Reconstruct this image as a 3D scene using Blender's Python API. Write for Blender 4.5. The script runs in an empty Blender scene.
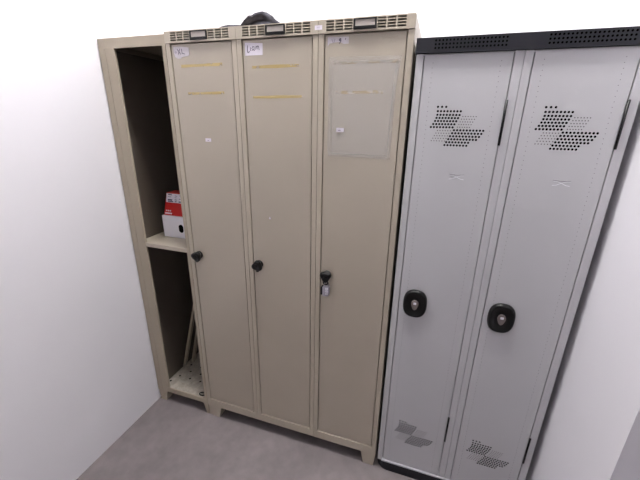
import bpy, bmesh, math, random
from mathutils import Vector, Matrix, noise
random.seed(7)
C = bpy.context.scene.collection
scene = bpy.context.scene

# ------------------------------------------------------------------ materials
def srgb(r, g, b):
    f = lambda c: (c/255/12.92) if c/255 <= 0.04045 else ((c/255+0.055)/1.055)**2.4
    return (f(r), f(g), f(b), 1)

def mat(name, col, rough=0.5, metal=0.0, var=0.0, vscale=8.0, bump=0.0, bscale=200.0, spec=0.5, alpha=1.0, col2=None):
    m = bpy.data.materials.new(name); m.use_nodes = True
    n, l = m.node_tree.nodes, m.node_tree.links
    b = n['Principled BSDF']
    b.inputs['Base Color'].default_value = col
    b.inputs['Roughness'].default_value = rough
    b.inputs['Metallic'].default_value = metal
    b.inputs['Specular IOR Level'].default_value = spec
    b.inputs['Alpha'].default_value = alpha
    tc = n.new('ShaderNodeTexCoord')
    if var > 0:
        t = n.new('ShaderNodeTexNoise'); t.inputs['Scale'].default_value = vscale
        t.inputs['Detail'].default_value = 6; t.inputs['Roughness'].default_value = 0.6
        l.new(tc.outputs['Object'], t.inputs['Vector'])
        r = n.new('ShaderNodeValToRGB')
        r.color_ramp.elements[0].position = 0.3; r.color_ramp.elements[1].position = 0.7
        c2 = col2 or tuple(c*(1-var) for c in col[:3])+(1,)
        r.color_ramp.elements[0].color = c2
        r.color_ramp.elements[1].color = tuple(min(1, c*(1+var*0.5)) for c in col[:3])+(1,)
        l.new(t.outputs['Fac'], r.inputs['Fac']); l.new(r.outputs['Color'], b.inputs['Base Color'])
    if bump > 0:
        t2 = n.new('ShaderNodeTexNoise'); t2.inputs['Scale'].default_value = bscale
        t2.inputs['Detail'].default_value = 3
        l.new(tc.outputs['Object'], t2.inputs['Vector'])
        bp = n.new('ShaderNodeBump'); bp.inputs['Strength'].default_value = bump; bp.inputs['Distance'].default_value = 0.001
        l.new(t2.outputs['Fac'], bp.inputs['Height']); l.new(bp.outputs['Normal'], b.inputs['Normal'])
    return m

def worn_tape(name, col, thr, alpha):
    """a strip that is only partly left on the paint: noise-driven alpha"""
    m = mat(name, col, rough=0.6)
    n, l = m.node_tree.nodes, m.node_tree.links
    tc = n.new('ShaderNodeTexCoord'); t = n.new('ShaderNodeTexNoise'); t.inputs['Scale'].default_value = 55
    t.inputs['Detail'].default_value = 5
    l.new(tc.outputs['Object'], t.inputs['Vector'])
    r = n.new('ShaderNodeMapRange'); r.inputs['From Min'].default_value = thr; r.inputs['From Max'].default_value = thr+0.15
    r.inputs['To Max'].default_value = alpha
    l.new(t.outputs['Fac'], r.inputs['Value']); l.new(r.outputs['Result'], n['Principled BSDF'].inputs['Alpha'])
    return m

M = {}
M['beige'] = mat('beige_painted_steel', srgb(174, 164, 148), 0.38, spec=0.8, var=0.05, vscale=3.0, bump=0.02, bscale=350)
M['beige_door'] = mat('beige_door_paint', srgb(172, 162, 147), 0.36, spec=0.8, var=0.06, vscale=2.2, bump=0.02, bscale=300)
M['beige_dark'] = mat('dull_beige_shelf_paint', srgb(166, 155, 138), 0.5, var=0.06, vscale=5)
M['inner'] = mat('shade_darkened_inner_panel', srgb(88, 79, 70), 0.7, var=0.12, vscale=5)  # guessed lining colour, darkened to carry the compartment's shade
M['sheet_white'] = mat('scuffed_pale_sheet', srgb(178, 170, 158), 0.6, var=0.3, vscale=45, bump=0.2, bscale=120)
M['grey'] = mat('light_grey_paint', srgb(188, 187, 190), 0.36, spec=0.7, var=0.03, vscale=2.5, bump=0.05, bscale=350)
M['grey_lip'] = mat('pale_grey_lip', srgb(190, 190, 195), 0.3)
M['mark'] = mat('raised_pale_mark', srgb(236, 236, 240), 0.3)
M['charcoal'] = mat('charcoal_plastic', srgb(34, 34, 40), 0.5, var=0.1, vscale=20, bump=0.1, spec=0.25)
M['black'] = mat('black_plastic', srgb(10, 10, 11), 0.36, spec=0.3)
M['rubber'] = mat('black_rubber', srgb(12, 12, 13), 0.8)
M['hole'] = mat('dark_opening', srgb(6, 6, 7), 1.0, spec=0.0)
M['hole_shadow_grey'] = mat('grey_opening_and_shadow_line', srgb(105, 102, 106), 0.9, spec=0.1)
M['paper'] = mat('white_paper', srgb(222, 216, 226), 0.8, var=0.05, vscale=60)
M['paper_worn'] = mat('torn_worn_paper', srgb(206, 200, 206), 0.8, var=0.16, vscale=60)
M['insert'] = mat('pale_label_insert', srgb(188, 180, 172), 0.5)
M['ink'] = mat('dark_pen_ink', srgb(60, 52, 78), 0.7)
M['faint'] = mat('faded_pen_ink', srgb(160, 152, 165), 0.8)
M['pencil'] = mat('pencil_scribble', srgb(150, 138, 122), 0.8)
M['steel'] = mat('brushed_steel', srgb(190, 188, 192), 0.3, metal=0.9, var=0.1, vscale=60)
M['lockbody'] = mat('padlock_lilac_grey_metal', srgb(168, 164, 176), 0.38, metal=0.35)
M['keymetal'] = mat('lock_cylinder_metal', srgb(128, 118, 116), 0.4, metal=0.5)
M['tape'] = worn_tape('yellowed_tape_residue', srgb(216, 190, 118), 0.26, 0.55)
M['tape_faint'] = worn_tape('yellowed_tape_residue_faint', srgb(212, 184, 124), 0.36, 0.5)
M['film'] = mat('cloudy_plastic_sheet', srgb(228, 226, 226), 0.3, alpha=0.14, spec=0.6)
M['filmedge'] = mat('clear_tape_edge', srgb(206, 202, 198), 0.4, alpha=0.16)
M['red'] = mat('red_card', srgb(178, 14, 10), 0.5, var=0.05)
M['whitecard'] = mat('white_card', srgb(226, 224, 232), 0.55, var=0.03)
M['fabric'] = mat('dark_grey_fabric', srgb(64, 63, 69), 0.95, var=0.5, vscale=25, bump=0.8, bscale=300, spec=0.1)
M['wall'] = mat('white_plaster', srgb(231, 229, 234), 0.85, var=0.015, vscale=3, bump=0.05, bscale=80)
M['ceil'] = mat('ceiling_white', srgb(238, 238, 238), 0.9)
M['floor'] = mat('mottled_grey_floor', srgb(124, 116, 117), 0.62, var=0.20, vscale=4, bump=0.1, bscale=60)
# second, larger mottling and pale scuffs on the floor
def floor_detail(m):
    n, l = m.node_tree.nodes, m.node_tree.links
    b = n['Principled BSDF']; ramp = [x for x in n if x.type == 'VALTORGB'][0]
    tc = [x for x in n if x.type == 'TEX_COORD'][0]
    t = n.new('ShaderNodeTexNoise'); t.inputs['Scale'].default_value = 22; t.inputs['Detail'].default_value = 5
    l.new(tc.outputs['Object'], t.inputs['Vector'])
    r = n.new('ShaderNodeMapRange'); r.inputs['From Min'].default_value = .35; r.inputs['From Max'].default_value = .65
    r.inputs['To Min'].default_value = 0.93; r.inputs['To Max'].default_value = 1.06
    l.new(t.outputs['Fac'], r.inputs['Value'])
    mx = n.new('ShaderNodeMix'); mx.data_type = 'RGBA'; mx.blend_type = 'MULTIPLY'; mx.inputs['Factor'].default_value = 1
    l.new(ramp.outputs['Color'], mx.inputs['A']); l.new(r.outputs['Result'], mx.inputs['B'])
    l.new(mx.outputs['Result'], b.inputs['Base Color'])
floor_detail(M['floor'])
def emission(name, col, s):
    m = bpy.data.materials.new(name); m.use_nodes = True
    n, l = m.node_tree.nodes, m.node_tree.links; n.clear()
    e = n.new('ShaderNodeEmission'); e.inputs['Color'].default_value = col; e.inputs['Strength'].default_value = s
    o = n.new('ShaderNodeOutputMaterial'); l.new(e.outputs[0], o.inputs[0]); return m
M['lamp'] = emission('lit_diffuser', (1.0, 0.982, 0.968, 1), 128.0)

# ------------------------------------------------------------------ mesh helpers
def nb(): return bmesh.new()

def box(bm, x0, x1, y0, y1, z0, z1, mi=0):
    v = [bm.verts.new(p) for p in ((x0,y0,z0),(x1,y0,z0),(x1,y1,z0),(x0,y1,z0),(x0,y0,z1),(x1,y0,z1),(x1,y1,z1),(x0,y1,z1))]
    for q in ((0,3,2,1),(4,5,6,7),(0,1,5,4),(1,2,6,5),(2,3,7,6),(3,0,4,7)):
        f = bm.faces.new([v[i] for i in q]); f.material_index = mi

def prism(bm, poly, y0, y1, mi=0, smooth=False):
    """extrude an (x, z) outline, given counter-clockwise seen from -Y, along Y"""
    a = [bm.verts.new((x, y0, z)) for x, z in poly]; b = [bm.verts.new((x, y1, z)) for x, z in poly]
    f = bm.faces.new(a); f.material_index = mi
    f = bm.faces.new(b[::-1]); f.material_index = mi
    n = len(poly)
    for i in range(n):
        j = (i+1) % n
        f = bm.faces.new((a[j], a[i], b[i], b[j])); f.material_index = mi; f.smooth = smooth

def rings(bm, rs, mi=0, smooth=True, cap=True):
    """loft closed rings (lists of points)"""
    vs = [[bm.verts.new(p) for p in r] for r in rs]
    for a, b in zip(vs, vs[1:]):
        n = len(a)
        for i in range(n):
            f = bm.faces.new((a[i], a[(i+1)%n], b[(i+1)%n], b[i])); f.smooth = smooth; f.material_index = mi
    if cap:
        f = bm.faces.new(vs[0][::-1]); f.material_index = mi
        f = bm.faces.new(vs[-1]); f.material_index = mi

def tube(bm, pts, r, seg=8, mi=0, closed=False):
    pts = [Vector(p) for p in pts]; rs = []
    n = len(pts); up = Vector((0.13, 1, 0.21)).normalized()
    for i, p in enumerate(pts):
        if closed: d = pts[(i+1)%n]-pts[i-1]
        else: d = pts[min(i+1, n-1)]-pts[max(i-1, 0)]
        d.normalize(); a = d.cross(up)
        if a.length < 1e-4: a = d.cross(Vector((1,0,0)))
        a.normalize(); b = d.cross(a)
        rs.append([p+a*math.cos(t)*r+b*math.sin(t)*r for t in [2*math.pi*k/seg for k in range(seg)]])
    if closed:
        vs = [[bm.verts.new(q) for q in rr] for rr in rs]
        for i in range(n):
            A, B = vs[i], vs[(i+1)%n]
            for k in range(seg):
                f = bm.faces.new((A[k], A[(k+1)%seg], B[(k+1)%seg], B[k])); f.smooth = True; f.material_index = mi
    else: rings(bm, rs, mi)

def disc(bm, x, y, z, r, t=0.0004, seg=8, mi=0):
    prism(bm, [(x+r*math.cos(2*math.pi*k/seg), z+r*math.sin(2*math.pi*k/seg)) for k in range(seg)], y-t, y, mi)

def stroke(bm, pts, w, y, t=0.0003, mi=0):
    """pen line in the XZ plane: flat bars with square ends"""
    for (x0, z0), (x1, z1) in zip(pts, pts[1:]):
        d = Vector((x1-x0, z1-z0)); L = d.length
        if L < 1e-6: continue
        d /= L; n = Vector((-d.y, d.x))*w/2; e = d*w*0.4
        p = [(x0-e.x+n.x, z0-e.y+n.y), (x0-e.x-n.x, z0-e.y-n.y), (x1+e.x-n.x, z1+e.y-n.y), (x1+e.x+n.x, z1+e.y+n.y)]
        prism(bm, p, y-t, y, mi)

def root_loc(o):
    while o.parent: o = o.parent
    return Vector(o.location)

def obj(name, bm, mats, parent=None, origin=None, bevel=0, label=None, kind=None):
    if not isinstance(mats, (list, tuple)): mats = [mats]
    org = root_loc(parent) if parent else Vector(origin or (0,0,0))
    bmesh.ops.translate(bm, verts=bm.verts, vec=-org)
    bmesh.ops.recalc_face_normals(bm, faces=bm.faces)
    me = bpy.data.meshes.new(name); bm.to_mesh(me); bm.free()
    for m in mats: me.materials.append(m)
    o = bpy.data.objects.new(name, me); C.objects.link(o)
    if parent: o.parent = parent
    else: o.location = org
    if bevel:
        b = o.modifiers.new('bevel', 'BEVEL'); b.width = bevel; b.segments = 2; b.limit_method = 'ANGLE'
    if label: o['label'] = label
    if kind: o['kind'] = kind
    return o

def thing(name, label, cat, loc, group=None):
    o = bpy.data.objects.new(name, None); C.objects.link(o); o.location = loc
    o.empty_display_size = 0.1
    o['label'] = label; o['category'] = cat
    if group: o['group'] = group
    return o

def tag(o, label, cat, group=None):
    o['label'] = label; o['category'] = cat
    if group: o['group'] = group
    return o

# ------------------------------------------------------------------ setting
XL, XP0, XP1, XR, YB, YF, H = -0.335, 1.515, 2.1, 3.0, 0.53, -3.2, 3.15
b = nb(); box(b, XL-.1, XR+.1, YF-.1, YB+.1, -.1, 0); obj('floor', b, M['floor'], kind='structure')
b = nb(); box(b, XL-.1, XR+.1, YF-.1, YB+.1, H, H+.1); obj('ceiling', b, M['ceil'], kind='structure')
b = nb(); box(b, XL-.1, XR+.1, YB, YB+.1, 0, H); obj('wall_back', b, M['wall'], kind='structure')
b = nb(); box(b, XL-.1, XL, YF, YB, 0, H); obj('wall_left', b, M['wall'], kind='structure')
b = nb(); prism(b, [(XR, 0), (XR+.1, 0), (XR+.1, H), (XR, H)], YF, YB)
box(b, XP0, XP1, -.36, YB, 0, H); obj('wall_right', b, M['wall'], kind='structure')
b = nb(); box(b, XL-.1, XR+.1, YF-.1, YF, 0, H); obj('wall_front', b, M['wall'], kind='structure')

lx, ly, lz = 0.75, -.25, 2.97
t = thing('ceiling_light', 'suspended batten light with two bare tubes above the space before the lockers', 'ceiling light', (lx, ly, H))
b = nb(); box(b, lx-.62, lx+.62, ly-.04, ly+.04, lz+.05, lz+.10); obj('housing', b, M['ceil'], t, bevel=.003)
for s_ in (-1, 1):
    b = nb(); tube(b, [(lx-.60, ly+s_*.05, lz), (lx+.60, ly+s_*.05, lz)], .019, 16); obj('light_tube', b, M['lamp'], t)
    b = nb(); box(b, lx+s_*.61-.01, lx+s_*.61+.01, ly-.075, ly+.075, lz-.02, lz+.05); obj('end_cap', b, M['ceil'], t)
    b = nb(); tube(b, [(lx+s_*.4, ly, lz+.10), (lx+s_*.4, ly, H)], .004, 8); obj('hanger', b, M['steel'], t)

# ------------------------------------------------------------------ beige three-door locker
Z0, ZC, ZT = 0.068, 1.773, 1.811
bank = thing('locker', 'tall beige steel locker with three narrow doors and black turn knobs', 'locker', (.45, .25, 0))
b = nb()
box(b, 0, .9, .014, .498, Z0, ZC-.001)                          # carcass
box(b, 0, .9, .0, .498, ZT-.003, ZT)                           # top sheet
box(b, 0, .003, .004, .498, ZC-.001, ZT-.003); box(b, .897, .9, .004, .498, ZC-.001, ZT-.003)
box(b, .003, .897, .494, .498, ZC-.001, ZT-.003)
for i in range(3):
    x = .3*i
    box(b, x+.0006, x+.0192, 0, .014, Z0, ZC-.001); box(b, x+.2808, x+.2994, 0, .014, Z0, ZC-.001)
    box(b, x+.0192, x+.2808, 0, .014, Z0, .1095)
obj('body', b, M['beige'], bank, bevel=.0008)
# legs: tapered sheet-metal feet at the two ends
b = nb()
prism(b, [(.028, 0), (.066, 0), (.082, Z0), (.022, Z0)], .001, .05); prism(b, [(.002, 0), (.0275, 0), (.0215, Z0), (.0, Z0)], .005, .05); obj('leg', b, M['beige'], bank, bevel=.001)
b = nb(); prism(b, [(.846, 0), (.893, 0), (.9, Z0), (.832, Z0)], .001, .05); obj('leg', b, M['beige'], bank, bevel=.001)
b = nb(); prism(b, [(.005, 0), (.055, 0), (.07, Z0), (.0, Z0)], .44, .49); obj('leg', b, M['beige'], bank, bevel=.001)
b = nb(); prism(b, [(.845, 0), (.895, 0), (.9, Z0), (.83, Z0)], .44, .49); obj('leg', b, M['beige'], bank, bevel=.001)

def knob(bm, x, z, rot, y=0.0, R=.0215):
    rs = []
    for yy, k, lob in ((0, .80, 0), (-.004, .80, 0), (-.005, .62, 0), (-.012, .62, .0), (-.014, .92, .10), (-.02, 1.0, .16), (-.029, .98, .16), (-.033, .84, .14), (-.0335, .45, .0), (-.031, .38, 0)):
        rs.append([(x+R*k*(1+lob*math.cos(3*(t-rot)))*math.cos(t), y+yy, z+R*k*(1+lob*math.cos(3*(t-rot)))*math.sin(t)) for t in [2*math.pi*q/36 for q in range(36)]])
    rings(bm, rs)
    # staple tongue for a padlock under the knob
    a = rot
    return a

def slots(x, rows_z):
    """vent panel: solid sheet pierced by three columns of slots on each side of the label holder"""
    b = nb(); h = .0050
    cols = [(.027,.052),(.057,.081),(.086,.111),(.189,.214),(.219,.243),(.248,.273)]
    xs = sorted({.0006, .2994} | {v for c in cols for v in c})
    y0, y1 = -.003, -.0012
    zs = [ZC]+[v for z in rows_z for v in (z-h/2, z+h/2)]+[ZT]
    for a, c in zip(xs, xs[1:]):
        if (a, c) in cols:
            for k in range(0, len(zs), 2): box(b, x+a, x+c, y0, y1, zs[k], zs[k+1])
        else: box(b, x+a, x+c, y0, y1, ZC, ZT)
    box(b, x+.0006, x+.2994, y1, .010, ZC-.0005, ZC+.001)                 # returned lower edge
    box(b, x+.0006, x+.2994, y1, .0, ZT-.001, ZT)
    box(b, x+.0006, x+.004, y1, .0, ZC+.001, ZT-.001); box(b, x+.296, x+.2994, y1, .0, ZC+.001, ZT-.001)
    return b
doors = []
for i in range(3):
    x = .3*i
    vp = obj('vent_panel', slots(x, (1.7817, 1.7895, 1.7973, 1.8051)), M['beige'], bank)
    b = nb(); a, c, z0, z1 = x+.115, x+.186, 1.778, 1.8075
    box(b, a, c, -.0075, -.0031, z0, z0+.009); box(b, a, c, -.0075, -.0031, z1-.0035, z1)
    box(b, a, a+.005, -.0075, -.0031, z0+.009, z1-.0035); box(b, c-.005, c, -.0075, -.0031, z0+.009, z1-.0035)
    lh = obj('label_holder', b, M['black'], vp, bevel=.0008, label='black plastic label frame')
    b = nb(); box(b, a+.005, c-.005, -.0048, -.0031, z0+.009, z1-.0035); obj('label_insert', b, M['insert'], vp, label='blank pale label insert')
    if i == 2:
        b = nb(); box(b, .5885, .6135, -.0034, -.00301, 1.784, 1.7965)
        for dx in (.009, .0125, .016):
            stroke(b, [(.5885+dx-.001, 1.7885), (.5885+dx-.001, 1.7915), (.5885+dx+.0008, 1.7918)], .0008, -.0034, mi=1)
        obj('number_sticker', b, [M['paper'], M['faint']], vp, label='tiny white number sticker across the seam')
    b = nb()
    box(b, x+.0226, x+.2774, .0035, .0135, .1128, 1.7685)
    d = obj('door', b, M['beige_door'], bank, bevel=.0012)
    doors.append(d)
    kx, kz = x+.0485, .937
    b = nb(); knob(b, kx, kz, (math.radians(172), math.radians(200), math.radians(30))[i], y=.0035)
    if i < 2:
        box(b, kx-.004, kx+.004, -.022, -.012, kz-.027, kz-.015)
    else:
        box(b, kx-.006, kx+.006, -.020, -.014, kz-.024, kz-.012)
        tube(b, [(kx+.0095*math.cos(a_), -.017, kz-.027+.0075*math.sin(a_)) for a_ in [2*math.pi*k/14 for k in range(14)]], .0028, 8, closed=True)
    obj('knob', b, M['black'], d, label='black lobed turn knob')

# writing and stickers on the doors
YD = .0035
d = doors[0]
b = nb()
prism(b, [(.036, 1.727), (.046, 1.722), (.060, 1.7215), (.068, 1.727), (.093, 1.729), (.099, 1.733), (.099, 1.757), (.060, 1.7615), (.031, 1.761), (.031, 1.742)], YD-.0006, YD)
stroke(b, [(.048, 1.7535), (.061, 1.7365)], .0021, YD-.0006, mi=1); stroke(b, [(.060, 1.7535), (.051, 1.7365)], .0021, YD-.0006, mi=1)
stroke(b, [(.0675, 1.753), (.0685, 1.739), (.080, 1.7365)], .0021, YD-.0006, mi=1)
stroke(b, [(.036, 1.7435), (.040, 1.746), (.0445, 1.7435), (.040, 1.740), (.036, 1.7435)], .002, YD-.0006, mi=2)
obj('paper_label', b, [M['paper_worn'], M['ink'], M['faint']], d, label='torn white paper label reading XL')
b = nb(); box(b, .1355, .1615, YD-.0005, YD, 1.4275, 1.4405); stroke(b, [(.1455, 1.4325), (.1505, 1.4325)], .0025, YD-.0005, mi=1)
obj('number_sticker', b, [M['paper'], M['faint']], d, label='tiny white number sticker')
d = doors[1]
b = nb()
prism(b, [(.331, 1.7215), (.398, 1.7215), (.3995, 1.757), (.331, 1.762)], YD-.0006, YD)
S = lambda pts, w=.0021: stroke(b, pts, w, YD-.0006, mi=1)
S([(.342, 1.7515), (.3405, 1.745), (.3405, 1.733), (.3435, 1.7305), (.348, 1.734)], .0025)          # L
S([(.3525, 1.7455), (.3525, 1.7375), (.355, 1.7365)])                                            # i
S([(.367, 1.7475), (.361, 1.748), (.358, 1.743), (.3605, 1.7375), (.3655, 1.739), (.367, 1.7475), (.3665, 1.737), (.3685, 1.7365)])   # a
S([(.3725, 1.7395), (.3735, 1.7475), (.3755, 1.749), (.3775, 1.7465), (.378, 1.740), (.3785, 1.747), (.3815, 1.75), (.384, 1.747), (.3855, 1.7385)])  # m
obj('paper_label', b, [M['paper'], M['ink']], d, label='white paper label reading Liam')
b = nb(); rings(b, [[(.405+r*math.cos(2*math.pi*k/12), YD-y, 1.143+r*math.sin(2*math.pi*k/12)) for k in range(12)] for r, y in ((.004, 0), (.0036, .002), (.002, .003))])
obj('rivet', b, M['paper'], d, label='small pale rivet')
d = doors[2]
b = nb()
prism(b, [(.631, 1.737), (.637, 1.745), (.654, 1.7475), (.672, 1.748), (.684, 1.742), (.700, 1.7425), (.700, 1.762), (.631, 1.763)], YD-.0006, YD)
stroke(b, [(.645, 1.756), (.648, 1.748)], .0022, YD-.0006, mi=2); stroke(b, [(.655, 1.756), (.651, 1.747)], .0022, YD-.0006, mi=2)
S = lambda pts, w=.0017: stroke(b, pts, w, YD-.0006, mi=1)
S([(.673, 1.7575), (.6695, 1.756), (.6695, 1.7525), (.674, 1.7525), (.674, 1.757), (.6745, 1.751), (.670, 1.744)], .0024)
S([(.690, 1.7575), (.6885, 1.754)])
obj('paper_label', b, [M['paper_worn'], M['ink'], M['faint']], d, label='worn paper label with half faded pen marks')
b = nb(); z = 1.757
pts = []
for k in range(8):
    pts += [(.805+k*.0075, z-.003*(k % 2)), (.808+k*.0075, z-.008+.002*(k % 3))]
stroke(b, pts[:14], .0006, YD, t=.0002)
stroke(b, [(.826, 1.739), (.832, 1.745), (.838, 1.739), (.843, 1.744), (.848, 1.738)], .0006, YD, t=.0002)
obj('pencil_scribble', b, M['pencil'], d, label='faint pencil scribble')

def strip(x0, x1, z0, z1, sag, m, d, lab):
    b = nb(); n = 14; top = []; bot = []
    for k in range(n+1):
        u = k/n; x = x0+(x1-x0)*u; zc = (z0+z1)/2+sag*(u-.5)
        h = (z1-z0)/2*(1+.12*math.sin(7*u+x0*30))
        top.append((x, zc+h)); bot.append((x, zc-h*.9))
    vt = [b.verts.new((p[0], YD-.0003, p[1])) for p in top]; vb = [b.verts.new((p[0], YD-.0003, p[1])) for p in bot]
    for k in range(n): b.faces.new((vb[k], vb[k+1], vt[k+1], vt[k]))
    obj('tape_strip', b, m, d, label=lab)
strip(.058, .236, 1.692, 1.702, .002, M['tape'], doors[0], 'upper strip of yellowed tape residue')
strip(.076, .236, 1.598, 1.607, .002, M['tape'], doors[0], 'lower strip of yellowed tape residue')
strip(.356, .531, 1.680, 1.690, .001, M['tape'], doors[1], 'upper strip of yellowed tape residue')
strip(.354, .541, 1.584, 1.593, .002, M['tape'], doors[1], 'lower strip of yellowed tape residue')
strip(.654, .861, 1.684, 1.692, .0, M['tape_faint'], doors[2], 'upper strip of yellowed tape residue')
strip(.663, .819, 1.596, 1.606, .001, M['tape_faint'], doors[2], 'lower strip of yellowed tape residue')
b = nb()
prism(b, [(.650, 1.402), (.846, 1.402), (.854, 1.60), (.862, 1.693), (.650, 1.694), (.645, 1.55)], YD-.0016, YD-.0010)
box(b, .655, .840, YD-.0022, YD-.0017, 1.685, 1.686)
fs = obj('plastic_sheet', b, M['film'], doors[2], label='cloudy plastic sheet taped over the yellowed strips')
b = nb()
prism(b, [(.637, 1.690), (.866, 1.687), (.868, 1.703), (.637, 1.707)], YD-.0026, YD-.0023)
prism(b, [(.641, 1.396), (.856, 1.393), (.856, 1.406), (.641, 1.409)], YD-.0026, YD-.0023)
prism(b, [(.638, 1.409), (.653, 1.409), (.650, 1.690), (.637, 1.690)], YD-.0026, YD-.0023)
prism(b, [(.842, 1.406), (.856, 1.406), (.858, 1.60), (.866, 1.687), (.852, 1.687), (.846, 1.60)], YD-.0026, YD-.0023)
obj('clear_tape', b, M['filmedge'], fs, label='clear tape border')
b = nb(); box(b, .6685, .695, YD-.0036, YD-.003, 1.4775, 1.490); stroke(b, [(.676, 1.4825), (.683, 1.4825)], .0022, YD-.0036, mi=1)
obj('number_sticker', b, [M['paper'], M['ink']], doors[2], label='tiny white number sticker')

# combination padlock through the knob of the third door
kx, kz = .6485, .937
pl = thing('padlock', 'small silver combination padlock hanging from the knob of the third beige door', 'padlock', (kx, -.017, kz-.083))
def rounded(x, z, w, h, r, n=5):
    out = []
    for cx, cz, a0 in ((x+w/2-r, z+h/2-r, 0), (x-w/2+r, z+h/2-r, 90), (x-w/2+r, z-h/2+r, 180), (x+w/2-r, z-h/2+r, 270)):
        for k in range(n+1):
            a = math.radians(a0+90*k/n); out.append((cx+r*math.cos(a), cz+r*math.sin(a)))
    return out
b = nb(); prism(b, rounded(kx+.003, kz-.060, .026, .044, .007), -.028, -.008, smooth=False); obj('body', b, M['lockbody'], pl, bevel=.0015)
b = nb(); prism(b, rounded(kx-.0135, kz-.060, .007, .034, .002), -.027, -.007); obj('side_strip', b, M['black'], pl, label='black side strip')  # black strip along the left side of the padlock body
for k in range(3):
    b = nb(); zc = kz-.049-.0105*k
    rings(b, [[(xx, -.0282+.0030*math.cos(a), zc+.0042*math.sin(a)) for a in [2*math.pi*q/12 for q in range(12)]] for xx in (kx+.003, kx+.012)], smooth=True)
    stroke(b, [(kx+.0075, zc+.0022), (kx+.0075, zc-.0022)], .0018, -.0311, mi=1)
    obj('number_wheel', b, [M['whitecard'], M['ink']], pl)
b = nb()
tube(b, [(kx-.005, -.017, kz-.040), (kx-.005, -.017, kz-.030), (kx-.0035, -.017, kz-.0245), (kx, -.017, kz-.0225), (kx+.0045, -.017, kz-.0245), (kx+.007, -.017, kz-.030), (kx+.007, -.017, kz-.040)], .0018, 8)
obj('shackle', b, M['steel'], pl)

# ------------------------------------------------------------------ open shelving unit on the left
sh = thing('shelving_unit', 'open beige metal shelving unit left of the three-door locker', 'shelving', (-.165, .25, 0))
x0, x1 = -.33, -.0015
b = nb()
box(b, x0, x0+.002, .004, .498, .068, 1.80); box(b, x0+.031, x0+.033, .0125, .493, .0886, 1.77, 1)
box(b, x1-.002, x1, .004, .498, .068, 1.80)
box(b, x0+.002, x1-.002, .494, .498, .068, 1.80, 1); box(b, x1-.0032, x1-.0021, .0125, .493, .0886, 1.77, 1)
box(b, x0, x1, .002, .498, 1.797, 1.805)
box(b, x0, x1, .002, .006, 1.768, 1.797)
box(b, x1-.0175, x1, .002, .012, .068, 1.768); box(b, x1-.0085, x1, .0005, .002, .068, 1.768)
box(b, x0, x0+.030, .002, .012, .068, 1.768); box(b, x0+.0315, x0+.078, .002, .012, .068, 1.768)
box(b, x0+.078, x1-.0175, .002, .008, .068, .0985)
box(b, x0+.0335, x1-.002, .008, .494, .076, .088)
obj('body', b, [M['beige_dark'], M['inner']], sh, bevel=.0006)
b = nb(); prism(b, [(-.014, 0), (-.002, 0), (-.002, .068), (-.034, .068)], .004, .05); obj('leg', b, M['beige_dark'], sh)
b = nb(); prism(b, [(-.32, 0), (-.285, 0), (-.27, .068), (-.33, .068)], .004, .05); obj('leg', b, M['beige_dark'], sh)
b = nb(); prism(b, [(-.04, 0), (-.005, 0), (-.002, .068), (-.05, .068)], .44, .49); obj('leg', b, M['beige_dark'], sh)
b = nb(); prism(b, [(-.32, 0), (-.285, 0), (-.27, .068), (-.33, .068)], .44, .49); obj('leg', b, M['beige_dark'], sh)
b = nb(); box(b, x0+.034, x1-.0025, .014, .49, .945, .955); box(b, x0+.079, x1-.018, .003, .0135, .936, .955)
obj('shelf', b, M['beige'], sh, bevel=.0006)
# perforated sheet lying in the bottom
b = nb(); box(b, x0+.034, x1-.0025, .0085, .49, .0955, .0985)
spots = [(-.283, .05)]
for r in range(2, 10):
    for q in range(4):
        spots.append(((-.26 if r % 2 == 0 else -.225)+.07*q, .05*r))
for x, for_y in spots:
        if x < x1-.012:
            v = [b.verts.new((x+.006*math.cos(2*math.pi*k/10), for_y+.006*math.sin(2*math.pi*k/10), .0989)) for k in range(10)]
            w_ = [b.verts.new((p.co.x, p.co.y, .0985)) for p in v]
            f = b.faces.new(v); f.material_index = 1
            for k in range(10):
                f = b.faces.new((v[k], w_[k], w_[(k+1)%10], v[(k+1)%10])); f.material_index = 1
obj('perforated_base', b, [M['sheet_white'], M['hole']], sh, label='pale scuffed base sheet with rows of dark holes')

# two thin metal panels leaning inside the lower compartment
def lean(xb, yb, zb, xt, zt, d0, lab):
    b = nb(); n = Vector((zt-zb, 0, -(xt-xb))).normalized()*.0065
    p = [(xb-n.x, zb-n.z), (xb+n.x, zb+n.z), (xt+n.x, zt+n.z), (xt-n.x, zt-n.z)]
    zmin = min(q[1] for q in p)
    p = [(q[0], q[1]+zb-zmin) for q in p]
    prism(b, p, yb, yb+d0)
    o = obj('metal_panel', b, M['beige_dark'], origin=(xb, yb+d0/2, zb), bevel=.001)
    tag(o, lab, 'panel', 'panels leaning in the shelving unit')
lean(-.289, .168, .0990, -.050, .925, .022, 'left of two thin beige metal panels leaning inside the lower shelf compartment')
lean(-.270, .222, .0990, -.060, .925, .022, 'right of two thin beige metal panels leaning inside the lower shelf compartment')

# small ring of cable at the front of the base sheet
b = nb()
tube(b, [(-.048+.017*math.cos(a), .022+.010*math.sin(a), .1025) for a in [2*math.pi*k/18 for k in range(18)]], .003, 8, closed=True)
o = obj('cable_loop', b, M['rubber'], origin=(-.048, .022, .1005))
tag(o, 'small dark loop lying on the perforated base sheet at the front', 'cable')

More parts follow.
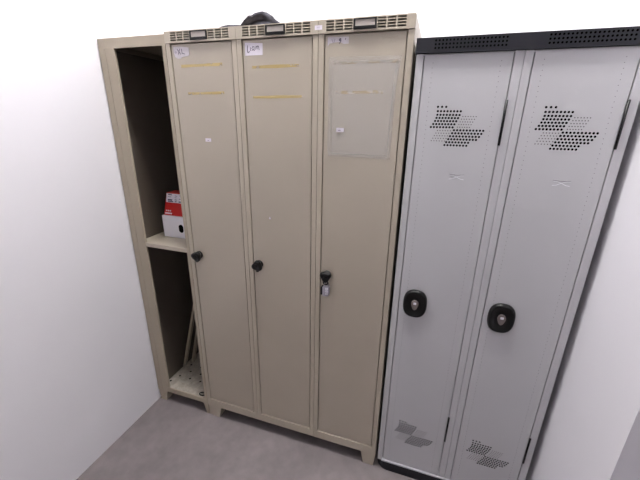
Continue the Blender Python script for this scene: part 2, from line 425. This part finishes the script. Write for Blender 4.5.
# boxes on the shelf
bx = thing('white_box', 'white cardboard box with a black oval finger hole, under the red box', 'box', (-.135, .22, .9555))
b = nb(); box(b, -.238, -.035, .112, .36, .9555, 1.064); obj('carton', b, M['whitecard'], bx, bevel=.0012)
b = nb(); prism(b, rounded(-.131, 1.006, .027, .041, .0134, 8), .1112, .1119); obj('finger_hole', b, M['hole'], bx, label='black oval finger hole')
rb = thing('red_box', 'red cardboard box with a white printed end label, on top of the white box', 'box', (-.135, .22, 1.065))
b = nb(); yb, yt, zb, zt = .119, .148, 1.065, 1.171
v = [b.verts.new(p) for p in ((-.231, yb, zb), (-.035, yb, zb), (-.035, .21, zb), (-.231, .21, zb), (-.224, yt, zt), (-.035, yt, zt), (-.035, .21, zt), (-.224, .21, zt))]
for q in ((0,3,2,1),(4,5,6,7),(0,1,5,4),(1,2,6,5),(2,3,7,6),(3,0,4,7)): b.faces.new([v[i] for i in q])
obj('carton', b, M['red'], rb, bevel=.001)
def fy(z, off=.0006): return yb+(yt-yb)*(z-zb)/(zt-zb)-off
def slopequad(bm, xa, xb_, z0_, z1_, mi=0, off=.0008, th=.0007):
    pts = [(xa, fy(z0_, off), z0_), (xb_, fy(z0_, off), z0_), (xb_, fy(z1_, off), z1_), (xa, fy(z1_, off), z1_)]
    a = [bm.verts.new(p) for p in pts]; c = [bm.verts.new((p[0], p[1]+th, p[2])) for p in pts]
    for f in (a, c[::-1]): bm.faces.new(f).material_index = mi
    for k in range(4): bm.faces.new((a[(k+1)%4], a[k], c[k], c[(k+1)%4])).material_index = mi
b = nb(); slopequad(b, -.2225, -.06, 1.126, 1.1675)
for (a, c, z, h) in ((-.212,-.190,1.162,.004),(-.212,-.194,1.152,.002),(-.212,-.186,1.138,.006),(-.212,-.180,1.131,.004),(-.172,-.158,1.158,.002),(-.172,-.162,1.150,.002),(-.172,-.160,1.140,.003),(-.17,-.16,1.132,.003),(-.148,-.130,1.160,.002),(-.148,-.126,1.145,.002),(-.148,-.132,1.132,.005)):
    slopequad(b, a, c, z-h/2, z+h/2, 1, .0012, .0004)
obj('printed_label', b, [M['paper'], M['ink']], rb, label='white printed label')
b = nb()
slopequad(b, -.224, -.183, 1.0715, 1.078)
for k in range(3): slopequad(b, -.219+.011*k, -.212+.011*k, 1.084, 1.090)
obj('small_print', b, M['paper'], rb, label='small white printing')
b = nb(); slopequad(b, -.118, -.108, 1.090, 1.115); obj('side_slot', b, M['hole'], rb, label='dark slot')

# ------------------------------------------------------------------ dark fabric bag on top
b = nb()
def blob(c, s, seg=20):
    r = bmesh.ops.create_uvsphere(b, u_segments=seg, v_segments=seg//2, radius=1)
    for v in r['verts']: v.co = Vector((c[0]+v.co.x*s[0], c[1]+v.co.y*s[1], c[2]+v.co.z*s[2]))
T = ZT
blob((.335, .175, T+.020), (.085, .075, .030)); blob((.27, .18, T+.014), (.07, .06, .026)); blob((.19, .15, T+.014), (.085, .045, .030))
# rolled fold arching over the top
arch = [(.262, .135, T+.030), (.292, .125, T+.047), (.320, .12, T+.058), (.348, .12, T+.061), (.369, .13, T+.050), (.385, .14, T+.035), (.402, .15, T+.022)]
def lerp_chain(pts, n):
    out = []
    for a, c in zip(pts, pts[1:]):
        for k in range(n): out.append(Vector(a).lerp(Vector(c), k/n))
    return out+[Vector(pts[-1])]
for k, p in enumerate(lerp_chain(arch, 4)): blob(p, (.013, .022, .011), 12)
for p in lerp_chain([(.255, .12, T+.022), (.285, .105, T+.040), (.305, .10, T+.050)], 4): blob(p, (.010, .016, .009), 12)
for p in lerp_chain([(.300, .16, T+.038), (.335, .16, T+.048), (.365, .165, T+.032)], 4): blob(p, (.016, .03, .010), 12)
o = obj('bag', b, M['fabric'], origin=(.3, .17, T+.001))
tag(o, 'crumpled dark grey fabric bag lying on top of the beige locker', 'bag')
r = o.modifiers.new('remesh', 'REMESH'); r.mode = 'VOXEL'; r.voxel_size = .004; r.use_smooth_shade = True
s = o.modifiers.new('smooth', 'SMOOTH'); s.factor = .5; s.iterations = 4
tx = bpy.data.textures.new('crumple', 'CLOUDS'); tx.noise_scale = .035
dm = o.modifiers.new('displace', 'DISPLACE'); dm.texture = tx; dm.strength = .012; dm.mid_level = .5
for v in o.data.vertices:
    if v.co.z+o.location.z < T+.0035: v.co.z = T+.0035-o.location.z

# ------------------------------------------------------------------ grey locker bank on the right
GX, GP, GD = .911, .29, .498
gr = thing('locker', 'light grey metal locker with charcoal top and base and black oval lock handle', 'locker', (1.2, .25, 0))
ZB, ZG = .053, 1.704
b = nb()
box(b, GX, GX+2*GP, .014, GD, ZB, ZG)
for i in range(2):
    x = GX+GP*i
    box(b, x+.0005, x+.022, 0, .014, ZB, ZG); box(b, x+GP-.0245, x+GP-.0005, 0, .014, ZB, ZG)
    box(b, x+.022, x+GP-.0245, .004, .014, ZG-.006, ZG)
obj('body', b, M['grey'], gr, bevel=.0012)
b = nb(); box(b, GX+.018, GX+2*GP-.004, -.004, .010, ZB-.001, ZB+.006); obj('bottom_lip', b, M['grey_lip'], gr, label='pale bottom lip')
# base plinth with a rounded left corner
out = []
xr = GX+2*GP; rr = .05
for k in range(9):
    a = math.radians(180+90*k/8); out.append((GX+rr+rr*math.cos(a)-.002, -.001+rr+rr*math.sin(a)))
out += [(xr-.002, -.001), (xr-.002, GD), (GX-.002, GD)]
def vprism(bm, poly, z0, z1):
    a = [bm.verts.new((x, y, z0)) for x, y in poly]; c = [bm.verts.new((x, y, z1)) for x, y in poly]
    bm.faces.new(a[::-1]); bm.faces.new(c); n = len(poly)
    for i in range(n): bm.faces.new((a[i], a[(i+1)%n], c[(i+1)%n], c[i]))
b = nb(); vprism(b, out, 0.0, ZB-.001); obj('plinth', b, M['charcoal'], gr, bevel=.001, label='charcoal plinth with rounded corner')
# top trim
b = nb(); box(b, GX-.003, GX+2*GP, -.008, GD, ZG+.001, 1.745)
for i in range(2):
    for r in range(3):
        for q in range(20):
            x = GX+GP*i+.052+q*.0098+(0 if r % 2 == 0 else .0)
            if x > GX+GP*(i+1)-.05: continue
            disc(b, x, -.0082, 1.7365-r*.0098, .0029, .0003, 8, 1)
obj('top_trim', b, [M['charcoal'], M['hole']], gr, label='charcoal top trim pierced with small holes')
def row(n, xa, xb_, z, r): return [(xa+(xb_-xa)*k/(n-1), z, r) for k in range(n)]
R1, R2 = .0034, .0018
big = row(3, .990, 1.014, 1.558, R1)+row(8, .991, 1.057, 1.5455, R1)+row(8, .991, 1.055, 1.535, R1)+row(8, .9895, 1.052, 1.526, R1)+row(8, .9865, 1.048, 1.517, R1)+row(8, .982, 1.044, 1.508, R1)+row(8, .976, 1.040, 1.499, R1)
big += row(10, 1.045, 1.128, 1.491, R1)+row(10, 1.041, 1.124, 1.482, R1)+row(10, 1.036, 1.119, 1.473, R1)+row(10, 1.032, 1.112, 1.464, R1)+row(8, 1.027, 1.091, 1.455, R1)+row(8, 1.023, 1.087, 1.446, R1)
small = []
for k in range(5):
    u = k/4
    small += row(6, 1.065-.011*u, 1.102-.014*u, 1.531-.031*u, R2)+row(6, .997-.015*u, 1.035-.013*u, 1.489-.031*u, R2)
for i in range(2):
    x = GX+GP*i; yd = .0015
    b = nb(); box(b, x+.0248, x+.2632, yd, .0138, ZB+.0075, ZG-.003)
    d = obj('door', b, M['grey'], gr, bevel=.0012)
    for dz in (0, -1.252):
        b = nb()
        for (px, pz, pr) in big: disc(b, px+GP*i, yd, pz+dz, pr, .0003, 8)
        for (px, pz, pr) in small: disc(b, px+GP*i, yd, pz+dz, pr, .0003, 6, 1)
        obj('vent_holes', b, [M['hole'], M['hole_shadow_grey']], d, label='slanted blocks of round vent holes')
    for px, side in ((x+.049, 'left'), (x+.2335, 'right')):
        b = nb(); z = .10; k = 0
        while z < 1.68:
            disc(b, px+.0012*(k % 2), yd, z, .0011, .0003, 6); z += .0135; k += 1
        obj('dimple_line', b, M['hole_shadow_grey'], d, label='vertical line of tiny dimples near the %s edge' % side)
    # small embossed mark
    b = nb(); ex, ez = 1.072+GP*i, 1.349
    for s_ in (-1, 1):
        stroke(b, [(ex, ez), (ex+s_*.011, ez+.0045), (ex+s_*.022, ez+.0055)], .0012, yd, t=.0006)
        stroke(b, [(ex, ez), (ex+s_*.012, ez-.006), (ex+s_*.022, ez-.0075)], .0016, yd, t=.0006)
    stroke(b, [(ex-.022, ez+.0075), (ex-.006, ez+.006), (ex+.006, ez+.006), (ex+.022, ez+.0075)], .0012, yd, t=.0005, mi=1)  # grey stroke draws the shadow line of the raised mark
    obj('embossed_mark', b, [M['mark'], M['hole_shadow_grey']], d, label='small embossed bow shaped mark')
    # lock handle
    hx, hz = .9925+GP*i, .876
    b = nb(); rs = []
    for yy, k_ in ((0, 1.0), (-.006, 1.0), (-.012, .95), (-.0145, .86), (-.0140, .80), (-.010, .70), (-.0085, .40)):
        ring = []
        for q in range(40):
            t_ = 2*math.pi*q/40; cx_, sx_ = math.cos(t_), math.sin(t_); e = 2/2.6
            ring.append((hx+.0425*k_*math.copysign(abs(cx_)**e, cx_), yd+yy, hz+.0555*k_*math.copysign(abs(sx_)**e, sx_)))
        rs.append(ring)
    rings(b, rs); hd = obj('lock_handle', b, M['black'], d, label='black oval dished lock handle')
    b = nb()
    drop = [(hx+.013*math.sin(a), hz+.003+.0155*math.cos(a)) for a in [math.radians(g) for g in range(-110, 111, 20)]]
    drop = drop[::-1]+[(hx-.007, hz-.017), (hx, hz-.022), (hx+.007, hz-.017)]
    prism(b, drop, yd-.0165, yd-.008)
    obj('key_cylinder', b, M['keymetal'], hd, bevel=.0015, label='metal lock cylinder')
    b = nb(); box(b, hx-.005, hx+.005, yd-.0185, yd-.0166, hz+.003, hz+.011); obj('key_glint', b, M['whitecard'], hd)  # white block standing in for the highlight on the cylinder
    for z0_ in (.264, 1.45):
        b = nb(); rings(b, [[(x+.2655+.0035*math.cos(a), -.0022+.0035*math.sin(a), zz) for a in [2*math.pi*q/10 for q in range(10)]] for zz in (z0_, z0_+.127)])
        obj('hinge', b, M['black'], gr, label='black hinge')

# ------------------------------------------------------------------ camera
cam = bpy.data.cameras.new('camera'); co = bpy.data.objects.new('camera', cam); C.objects.link(co)
co.location = (1.00273, -1.17571, 1.51204); co.rotation_euler = (1.23398741, -0.01551188, 0.32262582)
cam.sensor_fit = 'HORIZONTAL'; cam.sensor_width = 36; cam.lens = 340.55*36/640; cam.clip_start = .02
scene.camera = co
w = bpy.data.worlds.new('world'); w.use_nodes = True; scene.world = w
w.node_tree.nodes['Background'].inputs[0].default_value = (.9, .92, 1, 1)
w.node_tree.nodes['Background'].inputs[1].default_value = .3
vs = scene.view_settings; vs.view_transform = 'Standard'; vs.look = 'None'; vs.gamma = 1; vs.use_curve_mapping = False
vs.exposure = 0.0
